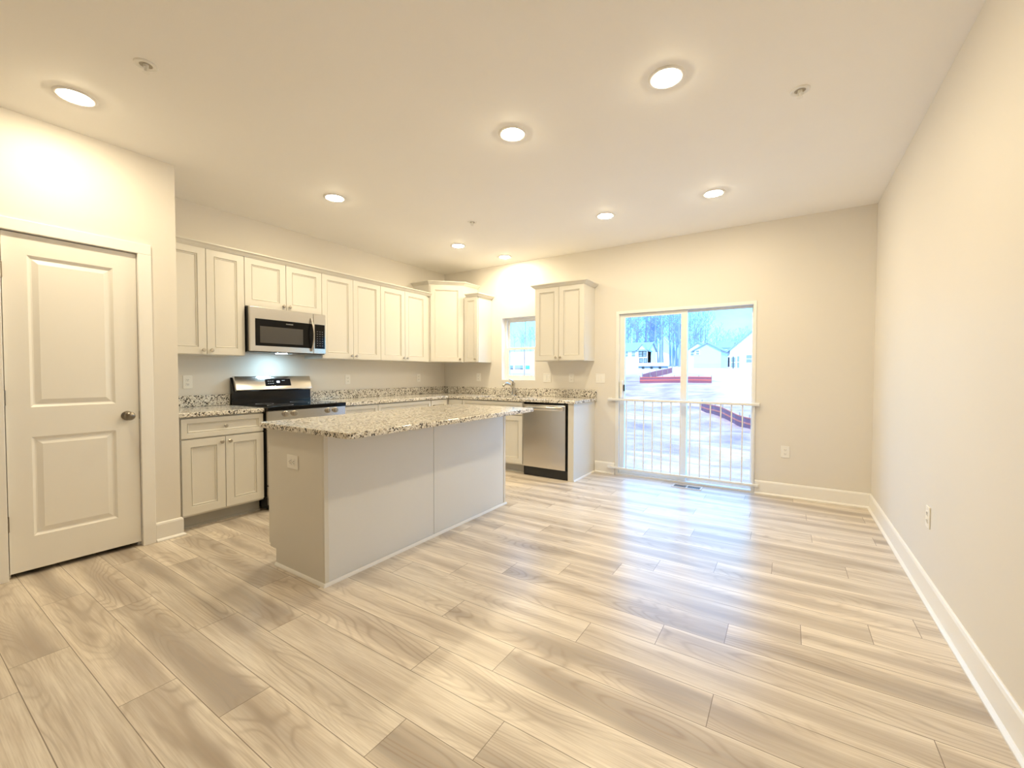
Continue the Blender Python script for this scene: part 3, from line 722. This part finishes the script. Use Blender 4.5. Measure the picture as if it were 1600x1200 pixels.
def kitchen_range():
    t = thing('range', 'freestanding stainless and black electric range', 'stove', (0.655, -3.037, 0), ROT_L)
    w = 0.780   # local x along the wall, local y into the wall
    w = 0.776
    bm = new_bm(); box(bm, 0.003, w-0.003, 0.0, 0.625, 0.03, 0.8855)
    for x in (0.04, w-0.07):
        for y in (0.05, 0.55): box(bm, x, x+0.03, y, y+0.03, 0.0, 0.03)
    obj('body', bm, M_BLACK, t)
    bm = new_bm(); bbox(bm, 0.0, w, -0.042, 0.580, 0.886, 0.922, b=0.005, seg=2); c = obj('cooktop', bm, M_BLACKG, t)
    for x, y, r in ((0.20, 0.13, 0.105), (0.57, 0.13, 0.085), (0.20, 0.41, 0.075), (0.57, 0.41, 0.105)):
        bm = new_bm(); lathe(bm, [(r-0.002, 0.9222), (r, 0.9224), (r+0.002, 0.9222)], (x, y, 0), (0, 0, 1), 40); obj('burner_ring', bm, M_GREYTX, c)
    # slanted back guard
    bm = new_bm(); prism(bm, [(0.585, 0.898), (0.640, 0.898), (0.640, 1.175), (0.585, 1.06)], 0.0, w)
    for v in bm.verts: v.co = Vector((v.co.z, v.co.x, v.co.y))
    obj('back_guard', bm, M_BLACK, t)
    bm = new_bm(); prism(bm, [(0.545, 1.055), (0.552, 1.045), (0.586, 1.038), (0.636, 1.045), (0.636, 1.186), (0.590, 1.186)], 0.012, w-0.004)
    for v in bm.verts: v.co = Vector((v.co.z, v.co.x, v.co.y))
    bmesh.ops.recalc_face_normals(bm, faces=bm.faces[:]); bmesh.ops.bevel(bm, geom=bm.edges[:], offset=0.003, segments=2, profile=0.5, affect='EDGES')
    g = obj('control_backsplash', bm, M_STEEL, t, smooth=True, angle=30)
    # display on the slanted face
    a = Vector((0, 0.545, 1.055)); b = Vector((0, 0.590, 1.186)); sl = (b-a).normalized(); nrm = Vector((0, -sl.z, sl.y))
    def on(x, s, o): p = a+sl*s+nrm*o; return (x, p.y, p.z)
    bm = new_bm(); v = [bm.verts.new(on(x, s, o)) for o in (0.0005, 0.003) for x, s in ((0.288, 0.034), (0.545, 0.034), (0.545, 0.108), (0.288, 0.108))]
    bm.faces.new(v[4:]); bm.faces.new(v[:4])
    for i in range(4): bm.faces.new((v[i], v[(i+1)%4], v[4+(i+1)%4], v[4+i]))
    dsp = obj('display', bm, M_BLACKG, g)
    rx = math.atan2(sl.z, sl.y)
    text_part('clock_digits', '00', 0.030, M_DIGIT, g, on(0.416, 0.076, 0.0034), (rx, 0, 0))
    for x, s, wd in [(0.312+0.022*i, 0.058+0.024*j, 0.012) for i in range(3) for j in range(2)]+[(0.455, 0.088, 0.030)]:
        bm = new_bm(); bm.faces.new([bm.verts.new(on(x+dx, s+ds, 0.0034)) for dx, ds in ((0,0),(wd,0),(wd,0.005),(0,0.005))]); obj('key_mark', bm, M_GREYTX, g)
    # front
    bm = new_bm(); bbox(bm, 0.004, w-0.004, -0.034, -0.0005, 0.796, 0.8852, b=0.003, seg=2); cp = obj('control_panel', bm, M_STEEL, t)
    for x in (0.155, 0.235, 0.575, 0.655):
        bm = new_bm(); lathe(bm, [(0, -0.030), (0.026, -0.030), (0.026, -0.036), (0.021, -0.040), (0.019, -0.058), (0.015, -0.061), (0, -0.061)], (x, -0.004, 0.853), (0, 1, 0), 24)
        box(bm, x-0.0035, x+0.0035, -0.070, -0.062, 0.834, 0.872); obj('knob', bm, M_NICKEL, cp, smooth=True, angle=35)
    bm = new_bm(); bbox(bm, 0.004, w-0.004, -0.030, -0.0005, 0.232, 0.790, b=0.004, seg=2); d = obj('oven_door', bm, M_STEEL, t)
    bm = new_bm(); box(bm, 0.12, w-0.12, -0.032, -0.029, 0.33, 0.66); obj('window', bm, M_BLACKG, d)
    bm = new_bm(); tube(bm, [(0.07, -0.03, 0.752), (0.07, -0.068, 0.752), (0.10, -0.075, 0.752), (w-0.10, -0.075, 0.752), (w-0.07, -0.068, 0.752), (w-0.07, -0.03, 0.752)], 0.012, 12); obj('handle', bm, M_STEEL, d, smooth=True)
    bm = new_bm(); bbox(bm, 0.004, w-0.004, -0.028, -0.0005, 0.060, 0.226, b=0.004, seg=2); obj('storage_drawer', bm, M_STEEL, t)
kitchen_range()
def microwave():
    t = thing('microwave', 'stainless over the range microwave with black window', 'microwave', (0.372, -3.036, 1.412), ROT_L)
    w, h = 0.750, 0.413
    bm = new_bm(); box(bm, 0, w, 0, 0.368, 0.0, h); obj('body', bm, M_BLACK, t)
    bm = new_bm(); bbox(bm, 0.0, 0.612, -0.026, -0.0005, 0.006, h, b=0.004, seg=2); d = obj('door', bm, M_STEEL, t)
    bm = new_bm(); box(bm, 0.048, 0.606, -0.0285, -0.0255, 0.058, 0.306); g = obj('window', bm, M_BLACKG, d)
    bm = new_bm(); box(bm, 0.088, 0.500, -0.0292, -0.0284, 0.086, 0.240); obj('screen', bm, M_MESHW, g)
    text_part('logo', 'FRIGIDAIRE', 0.014, M_GREYTX, g, (0.365, -0.0290, 0.277), (PI/2, 0, 0), 0.0003)
    bm = new_bm(); n = 15
    pts = [(0.588, -0.030-0.042*math.sin(PI*i/(n-1)), 0.030+0.330*i/(n-1)) for i in range(n)]
    tube(bm, pts, 0.013, 12, ry=0.008); obj('handle', bm, M_STEEL, d, smooth=True)
    bm = new_bm(); bbox(bm, 0.615, w, -0.026, -0.0005, 0.006, h, b=0.004, seg=2); p = obj('control_panel', bm, M_STEEL, t)
    bm = new_bm(); box(bm, 0.628, 0.738, -0.0285, -0.0255, 0.058, 0.306); k = obj('keypad', bm, M_BLACKG, p)
    for i in range(3):
        for j in range(7):
            x = 0.648+0.028*i; z = 0.085+0.024*j
            bm = new_bm(); box(bm, x, x+0.014, -0.0290, -0.0286, z, z+0.006); obj('key_mark', bm, M_KEY, p)
    bm = new_bm(); box(bm, 0.33, 0.42, 0.120, 0.165, -0.0025, -0.0003); obj('task_light', bm, M_COOL, t)['label'] = 'lit cool white lens underneath'
    for x in (0.06, 0.48):
        bm = new_bm(); box(bm, x, x+0.20, 0.13, 0.24, -0.003, -0.0005); obj('vent_filter', bm, M_GREYTX, t)
microwave()
# ------------------------------------------------------------------ outlets, switches, floor register
def plate_proto(kind, wide=False):
    t = thing('wall_outlet' if kind == 'o' else 'light_switch', 'x', 'outlet' if kind == 'o' else 'light switch', (0,0,0), 0)
    hw = 0.058 if wide else 0.036
    bm = new_bm(); bbox(bm, -hw, hw, -0.006, 0.0, -0.058, 0.058, b=0.003, seg=2); obj('cover_plate', bm, M_PLATE, t)
    for cx in ((-0.023, 0.023) if wide else (0.0,)):
        if kind == 'o':
            for s in (-1, 1):
                bm = new_bm(); bbox(bm, cx-0.0165, cx+0.0165, -0.0085, -0.005, s*0.0195-0.014, s*0.0195+0.014, b=0.002)
                r = obj('receptacle', bm, M_PLATE, t)
                bm = new_bm()
                for dx in (-0.007, 0.005): box(bm, cx+dx, cx+dx+0.002, -0.0092, -0.0084, s*0.0195-0.003, s*0.0195+0.006)
                cyl(bm, (cx, -0.0084, s*0.0195-0.008), (cx, -0.0092, s*0.0195-0.008), 0.0022, seg=10)
                obj('slots', bm, M_SLOT, r)
        else:
            bm = new_bm(); bbox(bm, cx-0.0165, cx+0.0165, -0.0095, -0.005, -0.033, 0.033, b=0.002); obj('rocker', bm, M_PLATE, t)
    return t
G_O = 'white wall outlets'; G_S = 'white light switches'
o1 = plate_proto('o'); s1 = plate_proto('s'); s2 = plate_proto('s', True); o2 = plate_proto('o')
def place(p, loc, rz, label, group, first=set()):
    if p.name not in first:
        first.add(p.name); p.location = loc; p.rotation_euler = (0,0,rz); p['label'] = label; p['group'] = group; return p
    return dup(p, loc, rz, label, group)
place(o1, (0.0, -3.374, 1.137), ROT_L, 'white outlet on the wall left of the range', G_O)
place(o1, (0.0, -1.739, 1.140), ROT_L, 'white outlet on the wall just right of the range', G_O)
place(o1, (0.0, -0.560, 1.150), ROT_L, 'white outlet on the range wall close to the corner', G_O)
place(o1, (0.664, 0.0, 1.160), 0, 'white outlet on the back wall between corner and sink window', G_O)
place(s2, (1.805, 0.0, 1.160), 0, 'double white light switch just right of the sink window', G_S)
place(o1, (2.155, 0.0, 1.160), 0, 'white outlet in the shadow under the wall cabinet right of the sink', G_O)
place(s2, (2.541, 0.0, 1.160), 0, 'double white light switch beside the sliding glass door', G_S)
place(o1, (4.464, 0.0, 0.450), 0, 'white outlet low on the wall right of the sliding door', G_O)
place(o1, (XR, -1.835, 0.450), -PI/2, 'white outlet low on the long right wall', G_O)
place(o2, (1.962, IY0, 0.682), 0, 'white outlet set sideways on the end of the kitchen island', G_O)
o2.rotation_euler = (0, PI/2, 0); o2.scale = (1.18, 1, 1.0)
for p in (s1,):
    for c in list(p.children):
        for g in list(c.children): bpy.data.objects.remove(g)
        bpy.data.objects.remove(c)
    bpy.data.objects.remove(p)
def register():
    t = thing('floor_register', 'metal floor vent before the sliding glass door', 'floor vent', (3.583, -0.142, 0))
    bm = new_bm(); grid_slab(bm, [-0.150, -0.132, -0.006, 0.006, 0.132, 0.150], [-0.068, -0.050, 0.050, 0.068], lambda i, j: not (j == 1 and i in (1, 3)), 0.0005, 0.006); obj('frame', bm, plain('register_enamel', (0.62, 0.58, 0.52), 0.35), t)
    bm = new_bm(); box(bm, -0.132, 0.132, -0.05, 0.05, 0.0004, 0.0012); obj('duct_opening', bm, M_SLOT, t)
    bm = new_bm()
    for s in (-1, 1):
        for k in range(9):
            x = s*0.069-0.056+0.014*k; box(bm, x-0.002, x+0.002, -0.05, 0.05, 0.001, 0.0045)
    obj('louver_blades', bm, plain('register_blade', (0.30, 0.28, 0.26), 0.4), t)
register()

# ------------------------------------------------------------------ outdoors
KZ = [(-2, -0.95), (1.5, -0.92), (5, -0.86), (11, -0.62), (16, -0.32), (22, 0.36), (30, 0.86), (45, 1.62), (100, 2.44), (160, 4.2), (220, 7.0)]
def gz(x, y):
    z = KZ[-1][1]
    for (a, za), (b, zb) in zip(KZ, KZ[1:]):
        if y <= b:
            k = max(0, (y-a)/(b-a)); z = za+(zb-za)*k; break
    f = min(1, max(0, (-x-36)/14))*min(1, max(0, (y-80)/28)); z += 5.2*f*f*(3-2*f)
    if 3 < y < 40: z += 0.10*math.sin(x*0.55+y*0.33)*math.exp(-((y-17)/9)**2)+0.05*math.sin(x*1.7-y*1.1)*math.exp(-((y-12)/8)**2)
    return z
def terrain():
    bm = new_bm(); xs = [-190+i*4.0 for i in range(31)]+[-70+i*1.0 for i in range(1, 101)]+[30+i*6.0 for i in range(1, 16)]
    ys = [0.18, 0.8]+[1.5+i*0.8 for i in range(45)]+[37+i*4 for i in range(1, 46)]
    V = [[bm.verts.new((x, y, gz(x, y)+(random.random()-0.5)*(0.10 if 6 < y < 24 else 0.03))) for y in ys] for x in xs]
    for i in range(len(xs)-1):
        for j in range(len(ys)-1): bm.faces.new((V[i][j], V[i+1][j], V[i+1][j+1], V[i][j+1]))
    return struct('ground', bm, M_DIRT, 'rough graded dirt yard outside', smooth=True, angle=180)
terrain()
M_SID1 = plain('pale_siding', (0.70, 0.72, 0.72), 0.8); M_SID2 = plain('blue_grey_siding', (0.50, 0.56, 0.58), 0.8); M_ROOF = plain('slate_shingle', (0.26, 0.33, 0.38), 0.8)
M_BRICK = plain('mauve_stone_base', (0.46, 0.40, 0.46), 0.85); M_HWIN = plain('house_window_glass', (0.24, 0.27, 0.28), 0.15); M_HTRIM = plain('house_trim', (0.86, 0.87, 0.87), 0.6)
def house(name, label, x, y, w, d, hw, hr, gable_front, rz, wins, sid, base=None, lean=None):
    t = thing(name, label, 'house', (x, y, gz(x, y)-0.05), rz, 'houses across the lot')
    bm = new_bm()
    if gable_front: prism(bm, [(0, 0), (w, 0), (w, hw), (w/2, hw+hr), (0, hw)], 0, d)
    else:
        box(bm, 0, w, 0, d, 0, hw)
    if gable_front:
        for v in bm.verts: v.co = Vector((v.co.x, v.co.z, v.co.y))
    else:
        a = [bm.verts.new(p) for p in ((0, 0, hw), (0, d, hw), (0, d/2, hw+hr))]; bm.faces.new(a)
        a = [bm.verts.new(p) for p in ((w, 0, hw), (w, d, hw), (w, d/2, hw+hr))]; bm.faces.new(a)
    obj('wall', bm, sid, t)
    bm = new_bm(); ov = 0.4; th = 0.22
    if gable_front:
        s = hr/(w/2)
        for sg in (-1, 1):
            pr = [(w/2, hw+hr), (w/2+sg*(w/2+ov), hw-s*ov), (w/2+sg*(w/2+ov), hw-s*ov+th), (w/2, hw+hr+th)]
            b2 = bmesh.new(); prism(b2, pr, -ov, d+ov)
            for v in b2.verts: v.co = Vector((v.co.x, v.co.z, v.co.y))
            merge(bm, b2)
    else:
        s = hr/(d/2)
        for sg in (-1, 1):
            pr = [(d/2, hw+hr), (d/2+sg*(d/2+ov), hw-s*ov), (d/2+sg*(d/2+ov), hw-s*ov+th), (d/2, hw+hr+th)]
            b2 = bmesh.new(); prism(b2, pr, -ov, w+ov)
            for v in b2.verts: v.co = Vector((v.co.z, v.co.x, v.co.y))
            merge(bm, b2)
    obj('roof', bm, M_ROOF, t)
    for (wx, wz, ww, wh) in wins:
        bm = new_bm(); box(bm, wx-0.12, wx+ww+0.12, -0.10, -0.005, wz-0.12, wz+wh+0.12); f = obj('window', bm, M_HTRIM, t)
        bm = new_bm(); box(bm, wx, wx+ww, -0.13, -0.105, wz, wz+wh/2-0.05); box(bm, wx, wx+ww, -0.13, -0.105, wz+wh/2+0.05, wz+wh); obj('glass_pane', bm, M_HWIN, f)
    if base:
        bm = new_bm(); box(bm, 0, w, -0.15, -0.005, 0, base); obj('stone_base', bm, M_BRICK, t)
    return t
def houses():
    y = 104; x0 = -34.2; x1 = -25.2
    h = house('house', 'pale two storey house with small front gable at left, before the woods', x0, y, x1-x0, 8, 4.6, 2.0, False, 0, [((x1-x0)*f, z, 0.9, 1.3) for f in (0.34, 0.55) for z in (3.0,)]+[((x1-x0)*0.76, 3.0, 0.8, 1.2), ((x1-x0)*0.87, 3.0, 0.8, 1.2), ((x1-x0)*0.78, 0.4, 0.7, 2.0), ((x1-x0)*0.90, 0.4, 0.7, 2.0)], M_SID1)
    w = x1-x0; bm = new_bm(); prism(bm, [(w*0.70, 0.0), (w, 0.0), (w, 4.4), (w*0.85, 6.0), (w*0.70, 4.4)], -0.10, 3.0)
    for v in bm.verts: v.co = Vector((v.co.x, v.co.z, v.co.y))
    obj('front_gable', bm, M_SID1, h)
    bm = new_bm()
    for sg in (-1, 1):
        b2 = bmesh.new(); prism(b2, [(w*0.85, 6.0), (w*0.85+sg*(w*0.15+0.3), 4.2), (w*0.85+sg*(w*0.15+0.3), 4.4), (w*0.85, 6.22)], -0.4, 3.4)
        for v in b2.verts: v.co = Vector((v.co.x, v.co.z, v.co.y))
        merge(bm, b2)
    obj('gable_roof', bm, M_ROOF, h)
    y = 92; x0 = -12.2; x1 = -7.0; w = x1-x0
    house('house', 'blue grey house with wide gable end and mauve stone base', x0, y, w, 12, 3.8, 1.5, True, 0, [(w*0.08, 2.9, 0.6, 0.9)], M_SID2, 0.95)
    y = 106; x0 = -16.4; x1 = -13.4; w = x1-x0
    house('house', 'pale house half hidden behind the left side of the blue grey house', x0, y, w+2.5, 10, 4.2, 1.9, True, 0, [(w*0.35, 3.0, 0.7, 1.1)], M_SID1)
    y = 110; x0 = -9.5; x1 = -6.9; w = x1-x0
    house('house', 'pale narrow house seen between the blue grey house and the rightmost house', x0, y, w, 9, 4.8, 1.6, False, 0, [(w*0.4, 3.0, 0.9, 1.2), (w*0.75, 3.0, 0.9, 1.2), (w*0.5, 0.3, 0.9, 2.0), (w*0.75, 0.3, 0.9, 2.0)], M_SID1)
    y = 70; x0 = -3.15; x1 = 3.85; w = x1-x0
    house('house', 'nearest pale house at far right with steep roof slope', x0, y, w, 12, 2.95, 3.2, True, 0, [(w*0.33, 0.95, 0.75, 1.15), (w*0.03, 0.2, 0.25, 1.6), (w*0.08, 0.2, 0.25, 1.6), (w*0.15, 0.15, 0.3, 1.8), (w*0.45, 0.5, 0.2, 1.3)], M_SID1)
houses()
M_SOCKP = plain('purple_red_fence_cloth', (0.28, 0.075, 0.085), 0.8); M_ORNG = plain('red_orange_webbing', (0.72, 0.13, 0.07), 0.7); M_STAKE = plain('weathered_stake', (0.32, 0.25, 0.20), 0.9)
def silt_fence(label, p0, p1, n, h, sink=0.02):
    t = thing('silt_fence', label, 'fence', (p0[0], p0[1], gz(*p0)), 0, 'silt fences in the dirt yard')
    P = []
    for k in range(n+1):
        f = k/n; x = p0[0]+(p1[0]-p0[0])*f; y = p0[1]+(p1[1]-p0[1])*f; P.append(Vector((x-p0[0], y-p0[1], gz(x, y)-gz(*p0)-sink)))
    d = (P[-1]-P[0]); nrm = Vector((d.y, -d.x, 0)).normalized()
    if nrm.y > 0: nrm = -nrm
    def strip(z0, z1, o0, o1):
        bm = new_bm(); rows = []
        for p in P:
            rows.append([bm.verts.new(p+nrm*o+Vector((0, 0, z))) for o, z in ((o0, z0), (o0, z1), (o1, z1), (o1, z0))])
        for a, b in zip(rows, rows[1:]):
            for i in range(4): bm.faces.new((a[i], a[(i+1)%4], b[(i+1)%4], b[i]))
        bm.faces.new(rows[0]); bm.faces.new(rows[-1][::-1]); return bm
    obj('fabric', strip(0, h, 0.0, 0.01), M_SOCKP, t)
    obj('webbing', strip(h*0.93, h*1.02, 0.012, 0.022), M_ORNG, t); obj('webbing', strip(h*0.42, h*0.56, 0.012, 0.022), M_ORNG, t)
    for k, p in enumerate(P):
        bm = new_bm(); q = p-nrm*0.03; box(bm, q.x-0.02, q.x+0.02, q.y-0.02, q.y+0.02, q.z-0.2, q.z+h*1.25); obj('stake', bm, M_STAKE, t)
silt_fence('red banded silt fence running diagonally down towards the lower right of the sliding door', (1.30, 15.4), (4.10, 10.1), 8, 0.40)
silt_fence('straight red silt fence across the top of the dirt bank', (-4.22, 25.0), (0.36, 25.2), 6, 0.42)
silt_fence('mauve silt fence angling away behind the straight red one', (-4.5, 26.5), (-4.9, 38.0), 5, 0.50)
def container():
    y = 62; x0 = -15.35; x1 = -11.06
    t = thing('flatbed_trailer', 'long low white topped trailer parked beyond the red silt fences', 'trailer', (x0, y, gz(x0, y)))
    w = x1-x0
    bm = new_bm(); bbox(bm, 0, w, 0, 2.2, 0.42, 0.95, b=0.05); obj('bed', bm, M_HTRIM, t)
    bm = new_bm(); bbox(bm, 0.1, w-0.1, 0.1, 2.1, 0.14, 0.42, b=0.03); obj('chassis', bm, plain('dark_blue_steel', (0.10, 0.16, 0.20), 0.6), t)
    for x in (w*0.2, w*0.5, w*0.8):
        bm = new_bm(); cyl(bm, (x, 0.02, 0.2), (x, 0.28, 0.2), 0.2, seg=14); obj('wheel', bm, M_BLKPL, t)
container()
# site clutter seen through the window over the sink
def clutter():
    x, yy = -43.3, 75; t = thing('portable_toilet', 'small blue portable toilet seen through the sink window', 'portable toilet', (x, yy, gz(x, yy)))
    M_BLUE = plain('turquoise_plastic', (0.10, 0.42, 0.50), 0.5)
    t.scale = (0.62, 0.62, 0.62)
    bm = new_bm(); bbox(bm, -0.55, 0.55, -0.55, 0.55, 0.08, 1.25, b=0.04); obj('cabin', bm, M_BLUE, t)
    bm = new_bm(); bbox(bm, -0.62, 0.62, -0.62, 0.62, 0.0, 0.08, b=0.01); obj('base', bm, M_BLKPL, t)
    bm = new_bm(); prism(bm, [(-0.6, 1.25), (0.6, 1.25), (0.35, 1.42), (-0.35, 1.42)], -0.6, 0.6)
    for v in bm.verts: v.co = Vector((v.co.x, v.co.z, v.co.y))
    obj('roof', bm, M_HTRIM, t)
    for i, (u, lb) in enumerate(((-39.6, 'left grey pallet of blocks seen through the sink window'), (-37.4, 'right grey pallet of blocks seen through the sink window'))):
        x, yy = u, 62; t = thing('block_pallet', lb, 'pallet', (x, yy, gz(x, yy)), 0, 'pallets of blocks beyond the sink window')
        bm = new_bm(); bbox(bm, -0.6, 0.6, -0.5, 0.5, 0.14, 0.75, b=0.02); obj('block_stack', bm, plain('block_grey', (0.34, 0.33, 0.36), 0.9), t)
        bm = new_bm()
        for k in (-0.55, -0.05, 0.45): box(bm, -0.6, 0.6, k, k+0.1, 0, 0.14)
        obj('pallet_base', bm, M_STAKE, t)
    x, yy = -42.0, 80
    house('shed', 'pale shed at the right edge of the sink window view', x, yy, 2.8, 4, 2.2, 1.0, True, 0, [(0.6, 0.8, 0.6, 0.8)], M_SID1)
clutter()
# bare winter woods
M_BARK = plain('bark_with_blue_haze', (0.31, 0.37, 0.48), 0.95, spec=0.1)  # bluish distance haze put into the bark colour
def tree_mesh(seed, hgt):
    rnd = random.Random(seed); bt = new_bm(); bb = new_bm()
    def br(bm, p, d, ln, r, lev):
        n = 4 if lev == 0 else 3; pts = [p.copy()]; q = p.copy(); dd = d.copy()
        for k in range(n):
            dd = (dd+Vector((rnd.uniform(-1,1), rnd.uniform(-1,1), rnd.uniform(-0.2,0.6)))*(0.05 if lev == 0 else 0.16)).normalized(); q = q+dd*(ln/n); pts.append(q.copy())
        tube(bm, pts, [max(0.022, r*(1-0.8*k/n)) for k in range(n+1)], 5 if lev == 0 else 3)
        if lev >= 3: return
        m = (15, 6, 4)[lev]
        for k in range(m):
            f = rnd.uniform(0.35 if lev == 0 else 0.25, 1.0); i = min(n-1, int(f*n)); s = pts[i].lerp(pts[i+1], f*n-i)
            a = rnd.uniform(0, 2*PI); el = rnd.uniform(0.35, 1.0)
            out = Vector((math.cos(a), math.sin(a), 0)); nd = (out*math.cos(el)+Vector((0,0,1))*math.sin(el)+dd*0.2).normalized()
            br(bb, s, nd, ln*rnd.uniform(0.25, 0.42)*(1.15-0.5*f), r*0.34*(1.1-0.6*f), lev+1)
    br(bt, Vector((0,0,-0.3)), Vector((0,0,1)), hgt, hgt*0.015, 0)
    return bt, bb
def woods():
    protos = []
    for i in range(4):
        t = thing('bare_tree', 'bare grey winter tree in the woods beyond the houses', 'tree', (0,0,0), 0, 'bare trees in the woods')
        a, b = tree_mesh(20+i, 14+1.3*i)
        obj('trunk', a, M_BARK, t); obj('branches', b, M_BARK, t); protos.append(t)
    rnd = random.Random(5); used = set(); spots = []
    for x0, x1, y0, y1, n, s0, s1 in ((-50, -17.5, 118, 150, 84, 0.80, 1.20), (-27, -4, 150, 172, 30, 0.55, 0.80), (-78, -50, 112, 128, 30, 0.34, 0.58)):
        for k in range(n):
            y = rnd.uniform(y0, y1); spots.append((x0+(x1-x0)*(k+rnd.uniform(0, 1))/n, y, rnd.uniform(s0, s1)))
    for x, y, s in spots:
        i = rnd.randrange(4)
        if i not in used: used.add(i); o = protos[i]; o.location = (x, y, gz(x, y)); o.scale = (s, s, s); o.rotation_euler = (0,0,rnd.uniform(0,6.28))
        else: dup(protos[i], (x, y, gz(x, y)), rnd.uniform(0, 6.28), scale=(s, s, s))
woods()
